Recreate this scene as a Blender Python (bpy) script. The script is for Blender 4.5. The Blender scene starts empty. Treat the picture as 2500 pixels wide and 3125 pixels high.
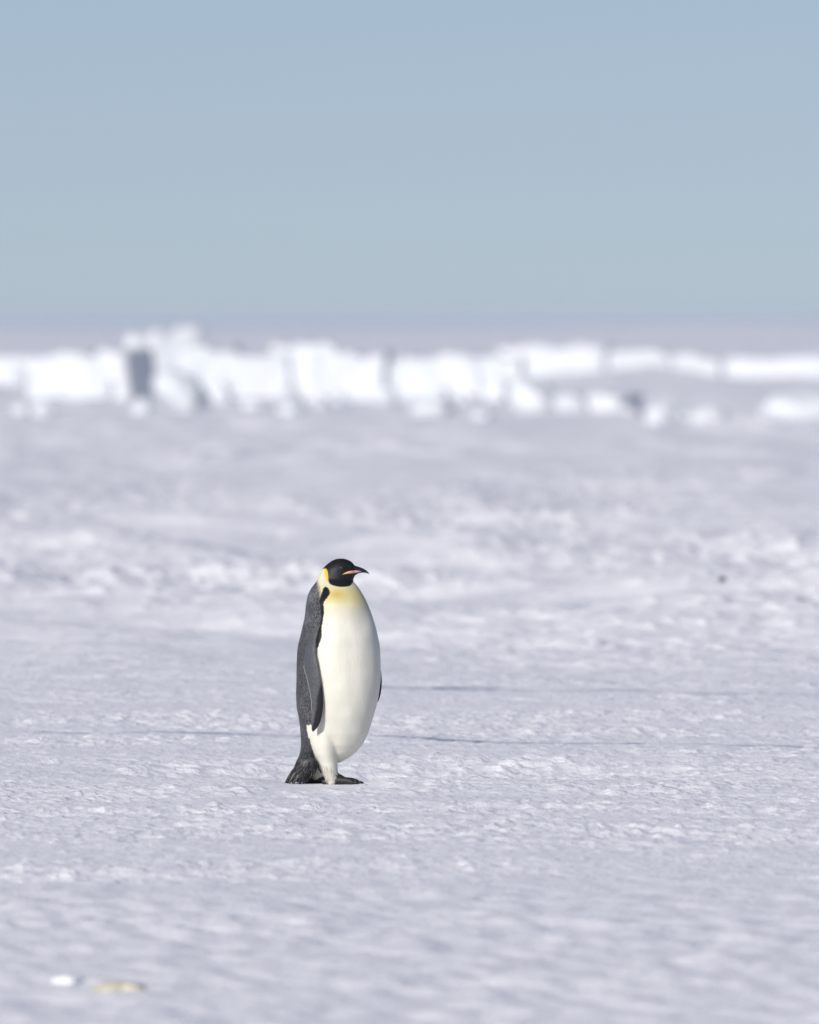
import bpy, bmesh, math, random
import numpy as np
from mathutils import Vector, Matrix

sc = bpy.context.scene
R = math.radians

# ------------------------------------------------------------------ camera
# telephoto, standing eye height above flat sea ice; photo pixels are 2500 x 3125
FPX = 41667.0            # focal length in photo pixels (400 mm on a 24 mm wide frame)
HZ = 990.0               # pixel row of the horizon
DP = 60.4                # metres to the penguin
PPM = FPX / DP           # pixels per metre at the penguin
FOOT = 2395.0            # pixel row where the penguin stands
CAMH = (FOOT - HZ) / PPM
cam_d = bpy.data.cameras.new('camera')
cam = bpy.data.objects.new('camera', cam_d)
sc.collection.objects.link(cam)
cam.location = (0, 0, CAMH)
cam.rotation_euler = (R(90) - math.atan((1562.5 - HZ) / FPX), 0, 0)
cam_d.sensor_fit = 'HORIZONTAL'
cam_d.sensor_width = 24.0
cam_d.lens = 400.0
cam_d.clip_start = 0.5
cam_d.clip_end = 60000
cam_d.dof.use_dof = True
cam_d.dof.focus_distance = DP
cam_d.dof.aperture_fstop = 4.2
sc.camera = cam

# ------------------------------------------------------------------ sky, sun, exposure
SUN_EL, SUN_AZ = R(26), R(30)      # azimuth: to the left of straight behind the camera
sun_dir = Vector((-math.sin(SUN_AZ) * math.cos(SUN_EL), -math.cos(SUN_AZ) * math.cos(SUN_EL), math.sin(SUN_EL)))
w = bpy.data.worlds.new('World')
sc.world = w
w.use_nodes = True
nt = w.node_tree
nt.nodes.clear()
out = nt.nodes.new('ShaderNodeOutputWorld')
bg = nt.nodes.new('ShaderNodeBackground')
sky = nt.nodes.new('ShaderNodeTexSky')
sky.sky_type = 'NISHITA'
sky.sun_disc = False
sky.sun_elevation = SUN_EL
# Nishita: rotation 0 puts the sun at +Y, positive turns clockwise seen from above
sky.sun_rotation = math.atan2(sun_dir.x, sun_dir.y)
sky.altitude = 0
sky.air_density = 1.0
sky.dust_density = 0.3
sky.ozone_density = 1.5
tc = nt.nodes.new('ShaderNodeTexCoord')
mp = nt.nodes.new('ShaderNodeMapping')
mp.inputs['Location'].default_value = (0, 0, 0.07)
mp.inputs['Scale'].default_value = (1, 1, 1.0)
nt.links.new(tc.outputs['Generated'], mp.inputs['Vector'])
nt.links.new(mp.outputs['Vector'], sky.inputs['Vector'])
tint = nt.nodes.new('ShaderNodeMix'); tint.data_type = 'RGBA'; tint.blend_type = 'MULTIPLY'
tint.inputs[0].default_value = 1.0; tint.inputs[7].default_value = (0.775, 0.745, 0.88, 1)
nt.links.new(sky.outputs['Color'], tint.inputs[6])
nt.links.new(tint.outputs[2], bg.inputs['Color'])
bg.inputs['Strength'].default_value = 0.09
nt.links.new(bg.outputs['Background'], out.inputs['Surface'])
sl = bpy.data.lights.new('sun', 'SUN')
sl.energy = 4.2
sl.angle = R(0.53)
sl.color = (1.0, 0.955, 0.90)
sun = bpy.data.objects.new('sun', sl)
sc.collection.objects.link(sun)
sun.rotation_euler = sun_dir.to_track_quat('Z', 'Y').to_euler()
sun.location = (-20, -20, 30)
vs = sc.view_settings
vs.view_transform = 'Standard'
vs.look = 'None'
vs.exposure = 0.0
vs.gamma = 1.0
vs.use_curve_mapping = False
sc.cycles.volume_bounces = 1

# ------------------------------------------------------------------ helpers
rng = np.random.default_rng(11)
PERM = rng.permutation(512).astype(np.int64)
GA = rng.uniform(0, 2 * np.pi, 512)
GX, GY = np.cos(GA), np.sin(GA)


def perlin(x, y):
    xi = np.floor(x).astype(np.int64); yi = np.floor(y).astype(np.int64)
    xf = x - xi; yf = y - yi
    u = xf * xf * xf * (xf * (xf * 6 - 15) + 10)
    v = yf * yf * yf * (yf * (yf * 6 - 15) + 10)

    def g(ix, iy, dx, dy):
        h = PERM[(PERM[ix & 511] + iy) & 511]
        return GX[h] * dx + GY[h] * dy
    a = g(xi, yi, xf, yf); b = g(xi + 1, yi, xf - 1, yf)
    c = g(xi, yi + 1, xf, yf - 1); d = g(xi + 1, yi + 1, xf - 1, yf - 1)
    return ((a + (b - a) * u) * (1 - v) + (c + (d - c) * u) * v) * 1.5


def sstep(a, b, x):
    t = np.clip((x - a) / (b - a), 0, 1)
    return t * t * (3 - 2 * t)


def ground_at(px, py):
    d = FPX * CAMH / (py - HZ)
    return (px - 1250) * d / FPX, d


def seg_dist(x, y, pts):
    best = np.full(x.shape, 1e9)
    for (x0, y0), (x1, y1) in zip(pts[:-1], pts[1:]):
        dx, dy = x1 - x0, y1 - y0
        t = np.clip(((x - x0) * dx + (y - y0) * dy) / (dx * dx + dy * dy), 0, 1)
        best = np.minimum(best, np.hypot(x - x0 - t * dx, y - y0 - t * dy))
    return best


CRACKS = [
    ([(1120, 2112), (1420, 2116), (1700, 2124), (1880, 2120)], 0.19),
    ([(2200, 2131), (2360, 2130), (2620, 2136)], 0.22),
    ([(-150, 2226), (250, 2240), (500, 2234), (900, 2252)], 0.12),
    ([(900, 2252), (1150, 2250), (1500, 2268), (1900, 2270), (2450, 2282), (2700, 2280)], 0.075),
]
CRACKS = [([ground_at(*p) for p in pl], wd) for pl, wd in CRACKS]
PX, PY = (1000 - 1250) / PPM, DP       # where the penguin stands


def height(x, y, sp):
    """snow relief in metres; sp = local grid spacing (octaves finer than it are left out)"""
    x = np.asarray(x, float); y = np.asarray(y, float); sp = np.broadcast_to(np.asarray(sp, float), x.shape)

    def oct(l):
        return sstep(0.9, 2.2, l / sp)
    # wind streaks run a few degrees off the x axis
    ca, sa = math.cos(0.22), math.sin(0.22)
    u = x * ca + y * sa; v = -x * sa + y * ca
    wob = perlin(u / 1.3 + 40, v / 1.3 + 7) * 0.35
    h = 0.030 * perlin(u / 9 + 3, v / 7 + 1)
    h += 0.16 * perlin(x / 60 + 9.1, y / 45 + 2.2) * sstep(75, 200, y)
    # crust patches between smooth drifts, drawn out across the wind
    rough = 0.62 + 0.75 * sstep(-0.45, 0.5, perlin(u / 3.4 + 11, v / 2.4 + 5) + 0.5 * perlin(u / 0.9 + 4, v / 1.1 + 15))
    h += 0.015 * oct(1.2) * perlin(u / 1.7 + 5, v / 1.15 + 9)
    h += 0.009 * oct(0.5) * rough * perlin((u + wob) / 0.55 + 2, (v + wob) / 0.42)
    n3 = perlin((u + wob) / 0.26 + 21, v / 0.20 + 3)
    h += 0.0055 * oct(0.2) * rough * (0.5 - np.abs(n3) * 1.5)
    h += 0.0090 * oct(0.1) * rough * perlin((u + 0.3 * wob) / 0.22 + 8, v / 0.15 + 6)
    n8 = perlin((u + 0.2 * wob) / 0.105 + 1, v / 0.085 + 16)
    h += 0.0125 * oct(0.045) * rough * np.maximum(n8 - 0.10, 0) * 1.3
    n9 = perlin(u / 0.048 + 31, v / 0.085 + 6)
    h += 0.011 * oct(0.04) * rough * np.maximum(n9 - 0.16, 0)
    # rougher crust and drifts farther out
    far = sstep(66, 100, y)
    mid = np.exp(-((y - 122) / 45) ** 2)
    patch = 0.25 + sstep(-0.3, 0.45, perlin(x / 4.0 + 71, y / 26 + 3)) + 0.5 * sstep(0.1, 0.5, perlin(x / 9 + 7, y / 14 + 23))
    n4 = perlin(u / 1.5 + 33, v / 3.2 + 12); n5 = perlin(u / 0.62 + 13, v / 1.3 + 2); n6 = perlin(u / 0.27 + 19, v / 0.7 + 2)
    n7 = perlin(u / 0.13 + 3, v / 0.45 + 52)
    h += far * oct(1.5) * (0.05 + 0.08 * mid) * (np.abs(n4) ** 0.8 - 0.25)
    h += far * oct(0.6) * (0.026 + 0.028 * mid) * n5 * patch
    h += far * oct(0.4) * (0.016 + 0.016 * mid) * n6 * patch
    h += far * oct(0.25) * (0.018 + 0.018 * mid) * np.maximum(n7 - 0.10, 0) * 1.6 * patch
    h += far * oct(2) * 0.18 * perlin(u / 3.0 + 44, v / 11 + 5) * (0.5 + mid)
    dist = sstep(140, 240, y)
    h += dist * (0.10 * perlin(u / 1.6 + 81, v / 5 + 2) + 0.07 * perlin(u / 0.8 + 61, v / 3.0 + 9)) * patch
    h += far * sstep(60, 180, y) * 0.16 * oct(3) * perlin(u / 4 + 3, v / 8 + 32)
    h += 0.45 * perlin(x / 130 + 4.3, y / 700 + 1.7) * sstep(800, 1500, y)
    h += 2.7 * np.exp(-((x - 75) / 55) ** 2 - ((y - 3200) / 900) ** 2) + 1.3 * np.exp(-((x + 95) / 40) ** 2 - ((y - 2900) / 800) ** 2)   # low far rises
    h += 0.50 * np.exp(-((x - 7.9) / 2.7) ** 2 - ((y - 480) / 10) ** 2)      # drift before the far end of the ice wall
    near = 1 - sstep(46, 53, y)
    h += near * 0.016 * perlin(u / 0.28 + 17, v / 0.5 + 4)
    h += near * 0.012 * perlin(u / 0.12 + 27, v / 0.25 + 4)
    # the penguin stands on a low crest; the snow dips away behind it
    dx = x - PX; dy = y - PY
    flat = np.exp(-((dx + 0.02) / 0.26) ** 4 - (np.where(dy < 0, dy / 1.1, dy / 0.4)) ** 4)
    h = h * (1 - 0.93 * flat) + 0.001 * flat
    side = np.exp(-((dx - 0.5) / 1.25) ** 2)
    h += 0.008 * side * np.exp(-((dy + 0.6) / 0.45) ** 2) * (1 - flat)
    h -= 0.13 * side * sstep(0.08, 0.8, dy) * (1 - sstep(1.8, 3.6, dy))
    # cracks are shallow grooves
    for pl, wd in CRACKS:
        d = seg_dist(x, y, pl)
        h += (0.004 * np.exp(-((d - 0.0) / (wd * 2)) ** 2) - h * np.exp(-(d / (wd * 3)) ** 2) * 0.5)
    return h


def hgt(x, y):
    return float(height(np.array([x]), np.array([y]), np.array([0.02]))[0])


def link(name, me, mat=None, parent=None):
    o = bpy.data.objects.new(name, me)
    sc.collection.objects.link(o)
    if mat is not None and me is not None:
        me.materials.append(mat)
    if parent is not None:
        o.parent = parent
    return o


def tag(o, label=None, cat=None, group=None, kind=None):
    if label: o['label'] = label
    if cat: o['category'] = cat
    if group: o['group'] = group
    if kind: o['kind'] = kind
    return o


def grid_mesh(name, V, nr, nc, wrap=False):
    """mesh from an (nr*nc) vertex array; wrap closes the columns"""
    idx = np.arange(nr * nc).reshape(nr, nc)
    if wrap:
        nx = np.roll(idx, -1, axis=1)
        q = np.stack([idx[:-1], nx[:-1], nx[1:], idx[1:]], -1).reshape(-1, 4)
    else:
        q = np.stack([idx[:-1, :-1], idx[:-1, 1:], idx[1:, 1:], idx[1:, :-1]], -1).reshape(-1, 4)
    me = bpy.data.meshes.new(name)
    me.vertices.add(len(V)); me.vertices.foreach_set('co', np.ascontiguousarray(V, np.float32).ravel())
    me.loops.add(q.size); me.loops.foreach_set('vertex_index', q.ravel().astype(np.int32))
    me.polygons.add(len(q))
    me.polygons.foreach_set('loop_start', np.arange(0, q.size, 4, dtype=np.int32))
    me.polygons.foreach_set('use_smooth', np.ones(len(q), bool))
    me.update(calc_edges=True)
    return me


def nodes(name):
    m = bpy.data.materials.new(name)
    m.use_nodes = True
    n = m.node_tree.nodes
    return m, m.node_tree, n['Principled BSDF']


def N(t, kind, **kw):
    n = t.nodes.new(kind)
    for k, v in kw.items():
        if hasattr(n, k): setattr(n, k, v)
        else: n.inputs[k].default_value = v
    return n


def noise_bump(t, b, scale, strength, dist, coord='Object', stretch=None, detail=3.0):
    c = N(t, 'ShaderNodeTexCoord')
    no = N(t, 'ShaderNodeTexNoise', Scale=scale, Detail=detail, Roughness=0.6)
    if stretch:
        m = N(t, 'ShaderNodeMapping'); m.inputs['Scale'].default_value = stretch
        t.links.new(c.outputs[coord], m.inputs['Vector']); t.links.new(m.outputs['Vector'], no.inputs['Vector'])
    else:
        t.links.new(c.outputs[coord], no.inputs['Vector'])
    bp = N(t, 'ShaderNodeBump', Strength=strength, Distance=dist)
    t.links.new(no.outputs['Fac'], bp.inputs['Height'])
    t.links.new(bp.outputs['Normal'], b.inputs['Normal'])
    return no


def mix_rgb(t, fac, a, b):
    m = N(t, 'ShaderNodeMix', data_type='RGBA')
    for sock, val in ((m.inputs[0], fac), (m.inputs[6], a), (m.inputs[7], b)):
        if isinstance(val, bpy.types.NodeSocket): t.links.new(val, sock)
        else: sock.default_value = val
    return m.outputs[2]


# ------------------------------------------------------------------ materials
def mat_snow_ground():
    m, t, b = nodes('snow crust')
    at = N(t, 'ShaderNodeAttribute', attribute_name='ice')
    c = N(t, 'ShaderNodeTexCoord')
    n1 = N(t, 'ShaderNodeTexNoise', Scale=1.4, Detail=5.0, Roughness=0.6)
    t.links.new(c.outputs['Object'], n1.inputs['Vector'])
    base = mix_rgb(t, n1.outputs['Fac'], (0.87, 0.865, 0.89, 1), (0.92, 0.915, 0.925, 1))
    col = mix_rgb(t, at.outputs['Fac'], base, (0.26, 0.32, 0.41, 1))
    t.links.new(col, b.inputs['Base Color'])
    b.inputs['Roughness'].default_value = 0.55
    b.inputs['Specular IOR Level'].default_value = 0.3
    n2 = N(t, 'ShaderNodeTexNoise', Scale=38.0, Detail=4.0, Roughness=0.62)
    t.links.new(c.outputs['Object'], n2.inputs['Vector'])
    bp = N(t, 'ShaderNodeBump', Strength=0.8, Distance=0.012)
    t.links.new(n2.outputs['Fac'], bp.inputs['Height'])
    t.links.new(bp.outputs['Normal'], b.inputs['Normal'])
    return m


def mat_ice_block():
    m, t, b = nodes('packed snow ice')
    c = N(t, 'ShaderNodeTexCoord')
    n1 = N(t, 'ShaderNodeTexNoise', Scale=1.2, Detail=4.0, Roughness=0.55)
    t.links.new(c.outputs['Object'], n1.inputs['Vector'])
    col = mix_rgb(t, n1.outputs['Fac'], (0.54, 0.59, 0.64, 1), (0.71, 0.71, 0.71, 1))
    t.links.new(col, b.inputs['Base Color'])
    b.inputs['Roughness'].default_value = 0.5
    b.inputs['Specular IOR Level'].default_value = 0.3
    noise_bump(t, b, 7.0, 0.5, 0.03)
    return m


def mat_plain(name, col, rough=0.6, var=0.25, scale=60, bump=0.4, dist=0.002, spec=0.4, col2=None):
    m, t, b = nodes(name)
    no = noise_bump(t, b, scale, bump, dist)
    c2 = col2 or tuple(min(1, v * (1 + var)) for v in col)
    c1 = tuple(v * (1 - var) for v in col)
    t.links.new(mix_rgb(t, no.outputs['Fac'], (*c1, 1), (*c2, 1)), b.inputs['Base Color'])
    b.inputs['Roughness'].default_value = rough
    b.inputs['Specular IOR Level'].default_value = spec
    return m


def mat_plumage():
    m, t, b = nodes('plumage')
    at = N(t, 'ShaderNodeAttribute', attribute_name='plume')
    dk = N(t, 'ShaderNodeAttribute', attribute_name='grey_back')
    c = N(t, 'ShaderNodeTexCoord')
    # feather tips: small pale scales on the grey back
    mpn = N(t, 'ShaderNodeMapping'); mpn.inputs['Scale'].default_value = (1, 1, 0.55)
    t.links.new(c.outputs['Object'], mpn.inputs['Vector'])
    vo = N(t, 'ShaderNodeTexVoronoi', Scale=190.0)
    t.links.new(mpn.outputs['Vector'], vo.inputs['Vector'])
    rp = N(t, 'ShaderNodeMapRange'); rp.inputs[1].default_value = 0.15; rp.inputs[2].default_value = 0.65
    rp.inputs[3].default_value = 1.75; rp.inputs[4].default_value = 0.45
    t.links.new(vo.outputs['Distance'], rp.inputs[0])
    n1 = N(t, 'ShaderNodeTexNoise', Scale=16.0, Detail=3.0)
    t.links.new(c.outputs['Object'], n1.inputs['Vector'])
    r2 = N(t, 'ShaderNodeMapRange'); r2.inputs[1].default_value = 0.3; r2.inputs[2].default_value = 0.7
    r2.inputs[3].default_value = 0.75; r2.inputs[4].default_value = 1.25
    t.links.new(n1.outputs['Fac'], r2.inputs[0])
    mu = N(t, 'ShaderNodeMath', operation='MULTIPLY')
    t.links.new(rp.outputs[0], mu.inputs[0]); t.links.new(r2.outputs[0], mu.inputs[1])
    one = N(t, 'ShaderNodeMix', data_type='FLOAT'); one.inputs[2].default_value = 1.0
    t.links.new(dk.outputs['Fac'], one.inputs[0]); t.links.new(mu.outputs[0], one.inputs[3])
    vm = N(t, 'ShaderNodeVectorMath', operation='SCALE')
    t.links.new(at.outputs['Color'], vm.inputs[0]); t.links.new(one.outputs[0], vm.inputs['Scale'])
    t.links.new(vm.outputs[0], b.inputs['Base Color'])
    b.inputs['Roughness'].default_value = 0.5
    b.inputs['Specular IOR Level'].default_value = 0.22
    b.inputs['Subsurface Weight'].default_value = 0.6
    b.inputs['Subsurface Radius'].default_value = (1.0, 0.9, 0.75)
    b.inputs['Subsurface Scale'].default_value = 0.03
    # vertical barbs
    m2 = N(t, 'ShaderNodeMapping'); m2.inputs['Scale'].default_value = (1, 1, 0.16)
    t.links.new(c.outputs['Object'], m2.inputs['Vector'])
    n2 = N(t, 'ShaderNodeTexNoise', Scale=190.0, Detail=2.0)
    t.links.new(m2.outputs['Vector'], n2.inputs['Vector'])
    bp = N(t, 'ShaderNodeBump', Strength=0.4, Distance=0.003)
    t.links.new(n2.outputs['Fac'], bp.inputs['Height'])
    t.links.new(bp.outputs['Normal'], b.inputs['Normal'])
    return m


M_SNOW = mat_snow_ground()
M_ICE = mat_ice_block()
M_PLUME = mat_plumage()
M_FOOT = mat_plain('black scaly foot skin', (0.016, 0.016, 0.018), 0.45, 0.6, 160, 0.8, 0.003)
M_CLAW = mat_plain('claw horn', (0.012, 0.012, 0.012), 0.3, 0.3, 80)
M_BEAK = mat_plain('black beak horn', (0.013, 0.012, 0.015), 0.28, 0.4, 90, 0.2, 0.001, 0.5)
M_EYE = mat_plain('dark eye', (0.02, 0.012, 0.008), 0.08, 0.2, 50, 0.0, 0.001, 0.6)
M_BLACKF = mat_plain('black feather', (0.018, 0.018, 0.020), 0.5, 0.6, 120, 0.5, 0.002)
M_GREYF = mat_plain('grey feather tip', (0.16, 0.16, 0.17), 0.55, 0.6, 90, 0.5, 0.002)
M_WHITEF = mat_plain('cream feather', (0.68, 0.66, 0.56), 0.6, 0.06, 90, 0.4, 0.002)
M_STAIN = mat_plain('yellow stained snow', (0.56, 0.52, 0.40), 0.6, 0.25, 30, 0.6, 0.01)
M_DARK = mat_plain('dark speck', (0.05, 0.055, 0.07), 0.7, 0.4, 60, 0.6, 0.004)


def mat_plate():
    m, t, b = nodes('orange to lilac mandible plate')
    at = N(t, 'ShaderNodeAttribute', attribute_name='plume')
    t.links.new(at.outputs['Color'], b.inputs['Base Color'])
    b.inputs['Roughness'].default_value = 0.3
    return m


M_PLATE = mat_plate()


# ------------------------------------------------------------------ the snow plain
def build_ground():
    rows = [np.linspace(-60, 30, 10), np.linspace(31, 37, 14), np.arange(37.05, 50, 0.065), np.arange(50, 72, 0.039)]
    y = 72.0; far = []
    while y < 560:
        far.append(y); y += max(0.042, 0.042 * (y / 72) ** 2.0)
    while y < 16000:
        far.append(y); y *= 1.10
    rows.append(np.array(far + [16000.0]))
    Y = np.concatenate(rows)
    nr = len(Y)
    inner = np.linspace(-1, 1, 580)
    og = np.geomspace(0.004, 1, 26)
    fw = np.abs(Y) * 1250 / FPX
    hw = np.maximum(fw * np.interp(Y, [40, 60, 200, 400], [1.35, 1.3, 1.45, 1.6]), 1.3)
    ow = np.maximum(70, np.abs(Y) * 1.0)
    Xi = inner[None, :] * hw[:, None]
    Xo = hw[:, None] + og[None, :] * (ow - hw)[:, None]
    X = np.concatenate([-Xo[:, ::-1], Xi, Xo], 1)
    nc = X.shape[1]
    YY = np.repeat(Y[:, None], nc, 1)
    spx = np.gradient(X, axis=1); spy = np.gradient(Y)
    SP = np.maximum(spx, spy[:, None] * 0.5)
    Z = height(X.ravel(), YY.ravel(), SP.ravel())
    fade = 1 - sstep(2500, 6000, YY.ravel())
    Z = Z * fade
    V = np.stack([X.ravel(), YY.ravel(), Z], 1)
    me = grid_mesh('snow_plain', V, nr, nc)
    xf, yf = X.ravel(), YY.ravel()
    ice = np.zeros(len(xf))
    sel = (yf > 55) & (yf < 90)
    for pl, wd in CRACKS:
        d = seg_dist(xf[sel], yf[sel], pl)
        brk = 0.6 + 0.7 * perlin(xf[sel] / 0.8 + 3, yf[sel] / 2.0) + 0.4 * perlin(xf[sel] / 0.07, yf[sel] / 0.5)
        ice[sel] = np.maximum(ice[sel], np.exp(-(d / wd) ** 2) * np.clip(brk, 0, 1))
    a = me.attributes.new('ice', 'FLOAT', 'POINT')
    a.data.foreach_set('value', ice.astype(np.float32))
    o = link('snow_plain', me, M_SNOW)
    return tag(o, 'flat wind-scoured snow crust over sea ice', None, None, 'structure')


build_ground()

# ------------------------------------------------------------------ penguin
K = 1 / (2.875 * PPM)            # metres per unit of the traced outline (units: zoomed photo pixels)


def WX(cx): return (840 + cx / 2.875 - 1250) / PPM
def WZ(cy): return (FOOT - 1680 - cy / 2.875) / PPM


LEFT = [(577, 69), (545, 72), (532, 75), (497, 90), (462, 115), (432, 142), (412, 165), (392, 200), (377, 235), (365, 265), (347, 290),
        (322, 320), (302, 355), (285, 395), (275, 440), (267, 490), (262, 550), (255, 600), (242, 655), (230, 710), (217, 765),
        (202, 820), (193, 880), (187, 1000), (185, 1150), (182, 1260), (187, 1380), (205, 1460), (216, 1540), (240, 1620), (300, 1700),
        (400, 1780), (485, 1830), (550, 1866)]
RIGHT = [(577, 69), (598, 71), (612, 73), (647, 85), (672, 100), (688, 117), (697, 132), (702, 150), (706, 180), (708, 205), (703, 220),
         (693, 235), (686, 252), (684, 270), (704, 292), (727, 320), (747, 350), (772, 390), (797, 435), (817, 480), (837, 530), (855, 580),
         (872, 635), (887, 685), (902, 750), (914, 810), (921, 862), (925, 960), (928, 1080), (922, 1180), (905, 1300), (880, 1400),
         (850, 1500), (815, 1610), (770, 1700), (720, 1760), (660, 1810), (600, 1845), (560, 1866)]
LEFT, RIGHT = np.array(LEFT, float), np.array(RIGHT, float)
BDEP = np.array([(69, 0.0), (75, .02), (90, .034), (115, .046), (150, .054), (200, .058), (250, .062), (285, .078), (320, .098), (400, .128),
                 (500, .150), (700, .176), (900, .188), (1100, .190), (1300, .184), (1450, .170), (1600, .146), (1700, .118), (1780, .085),
                 (1840, .045), (1866, .008)])
YCEN = np.array([(69, 0.0), (300, 0.0), (700, -.012), (1200, -.022), (1866, -.02)])


def sect(cy):
    xl = np.interp(cy, LEFT[:, 1], LEFT[:, 0]); xr = np.interp(cy, RIGHT[:, 1], RIGHT[:, 0])
    return xl, xr, np.interp(cy, BDEP[:, 0], BDEP[:, 1]), np.interp(cy, YCEN[:, 0], YCEN[:, 1]) + DP


def loft(rows, nseg=72):
    """rows of (x centre, y centre, z, half width, half depth) -> verts, faces of a closed tube"""
    V, F = [], []
    n = len(rows)
    for (cx, cyy, z, a, b) in rows:
        for k in range(nseg):
            t = 2 * math.pi * k / nseg
            V.append((cx + a * math.cos(t), cyy - b * math.sin(t), z))
    for i in range(n - 1):
        for k in range(nseg):
            k2 = (k + 1) % nseg
            F.append((i * nseg + k, (i + 1) * nseg + k, (i + 1) * nseg + k2, i * nseg + k2))
    V.append(rows[0][:3]); V.append(rows[-1][:3])
    t0, t1 = len(V) - 2, len(V) - 1
    for k in range(nseg):
        k2 = (k + 1) % nseg
        F.append((t0, k, k2))
        F.append((t1, (n - 1) * nseg + k2, (n - 1) * nseg + k))
    return V, F


def interp_rows(keys, step=6.0):
    """keys: (cy, xl, xr, half depth m, y offset m)"""
    k = np.array(keys, float)
    ys = np.arange(k[0, 0], k[-1, 0] + 0.1, step)
    cols = [np.interp(ys, k[:, 0], k[:, j]) for j in range(1, 5)]
    return [((WX(a) + WX(b)) / 2, DP + yo, WZ(c), (WX(b) - WX(a)) / 2, d) for c, a, b, d, yo in zip(ys, *cols)]


def voxel_union(parts, voxel, smooth_it=6, smooth_f=0.5):
    V, F = [], []
    for v, f in parts:
        o = len(V)
        V += v
        F += [tuple(i + o for i in q) for q in f]
    me = bpy.data.meshes.new('tmp'); me.from_pydata(V, [], F); me.update()
    ob = bpy.data.objects.new('tmp', me); sc.collection.objects.link(ob)
    bm = bmesh.new(); bm.from_mesh(me); bmesh.ops.recalc_face_normals(bm, faces=bm.faces); bm.to_mesh(me); bm.free()
    r = ob.modifiers.new('r', 'REMESH'); r.mode = 'VOXEL'; r.voxel_size = voxel; r.use_smooth_shade = True
    s = ob.modifiers.new('s', 'SMOOTH'); s.iterations = smooth_it; s.factor = smooth_f
    dg = bpy.context.evaluated_depsgraph_get(); dg.update()
    res = bpy.data.meshes.new_from_object(ob.evaluated_get(dg))
    bpy.data.objects.remove(ob); bpy.data.meshes.remove(me)
    res.polygons.foreach_set('use_smooth', np.ones(len(res.polygons), bool))
    return res


def tube(path, radii, nseg=12, flat=1.0):
    """tapered closed tube along points; flat squashes it in z"""
    V, F = [], []
    P = [Vector(p) for p in path]
    for i, p in enumerate(P):
        d = (P[min(i + 1, len(P) - 1)] - P[max(i - 1, 0)]).normalized()
        side = d.cross(Vector((0, 0, 1)))
        side = side.normalized() if side.length > 1e-4 else Vector((0, 1, 0))
        up = side.cross(d).normalized()
        for k in range(nseg):
            t = 2 * math.pi * k / nseg
            V.append(tuple(p + side * math.cos(t) * radii[i] + up * math.sin(t) * radii[i] * flat))
    n = len(P)
    for i in range(n - 1):
        for k in range(nseg):
            k2 = (k + 1) % nseg
            F.append((i * nseg + k, i * nseg + k2, (i + 1) * nseg + k2, (i + 1) * nseg + k))
    V.append(tuple(P[0])); V.append(tuple(P[-1]))
    for k in range(nseg):
        k2 = (k + 1) % nseg
        F.append((n * nseg, k2, k)); F.append((n * nseg + 1, (n - 1) * nseg + k, (n - 1) * nseg + k2))
    return V, F


def sdf_poly(px, py, poly):
    """signed distance, negative inside"""
    P = np.array(poly, float)
    d = np.full(px.shape, 1e9); ins = np.zeros(px.shape, bool)
    for i in range(len(P)):
        x0, y0 = P[i]; x1, y1 = P[(i + 1) % len(P)]
        ex, ey = x1 - x0, y1 - y0
        t = np.clip(((px - x0) * ex + (py - y0) * ey) / (ex * ex + ey * ey + 1e-9), 0, 1)
        d = np.minimum(d, np.hypot(px - x0 - t * ex, py - y0 - t * ey))
        c = ((y0 > py) != (y1 > py)) & (px < ex * (py - y0) / (ey if ey else 1e-9) + x0)
        ins ^= c
    return np.where(ins, -d, d)


HEAD_BLACK = [(405, 165), (437, 157), (452, 162), (460, 180), (465, 215), (467, 260), (475, 285), (497, 300), (532, 310), (572, 316), (612, 316),
              (652, 310), (672, 296), (684, 272), (900, 272), (900, 0), (250, 0), (250, 165)]
EAR = [(434, 158), (452, 162), (460, 180), (465, 215), (468, 262), (460, 275), (448, 240), (437, 200)]
STRIPE = [(424, 325), (438, 314), (460, 320), (475, 340), (484, 360), (473, 390), (452, 415), (432, 440), (425, 470), (430, 500), (428, 550),
          (422, 600), (412, 645), (408, 690), (412, 735), (402, 775), (388, 815), (374, 855), (355, 855), (365, 760), (380, 700), (392, 650), (402, 575),
          (397, 500), (388, 440), (402, 390), (412, 360)]
DARK = [(368, 250), (380, 300), (392, 350), (402, 420), (412, 500), (415, 560), (410, 640), (405, 740), (375, 850), (372, 930), (385, 1000), (390, 1100),
        (385, 1250), (370, 1400), (328, 1522), (276, 1530), (286, 1600), (312, 1680), (332, 1745), (355, 1830), (388, 1895), (408, 1960), (385, 1955),
        (345, 1915), (318, 1950), (290, 2010), (272, 2060), (-100, 2100), (-100, 250)]
H_BODY, H_HEAD = R(38), R(8)


def mirror_to_near(co):
    cy = (FOOT - 1680 - co[:, 2] * PPM) * 2.875
    xl, xr, _, yc = sect(np.clip(cy, 69, 1500))
    cx = (WX(xl) + WX(xr)) / 2
    Hh = H_HEAD + (H_BODY - H_HEAD) * sstep(265, 380, cy)
    rx, ry = -np.sin(Hh), -np.cos(Hh)
    dx, dy = co[:, 0] - cx, co[:, 1] - yc
    s = dx * rx + dy * ry
    m = (s < 0) & (cy < 1500)
    dx = np.where(m, dx - 2 * s * rx, dx); dy = np.where(m, dy - 2 * s * ry, dy)
    X = (((cx + dx) * PPM + 1250) - 840) * 2.875
    back = (dy > 0.0) & (dx < 0) & (cy < 1480)
    return X, cy, back


def lerp3(a, b, f):
    return a + (np.array(b)[None, :] - a) * f[:, None]


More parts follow.
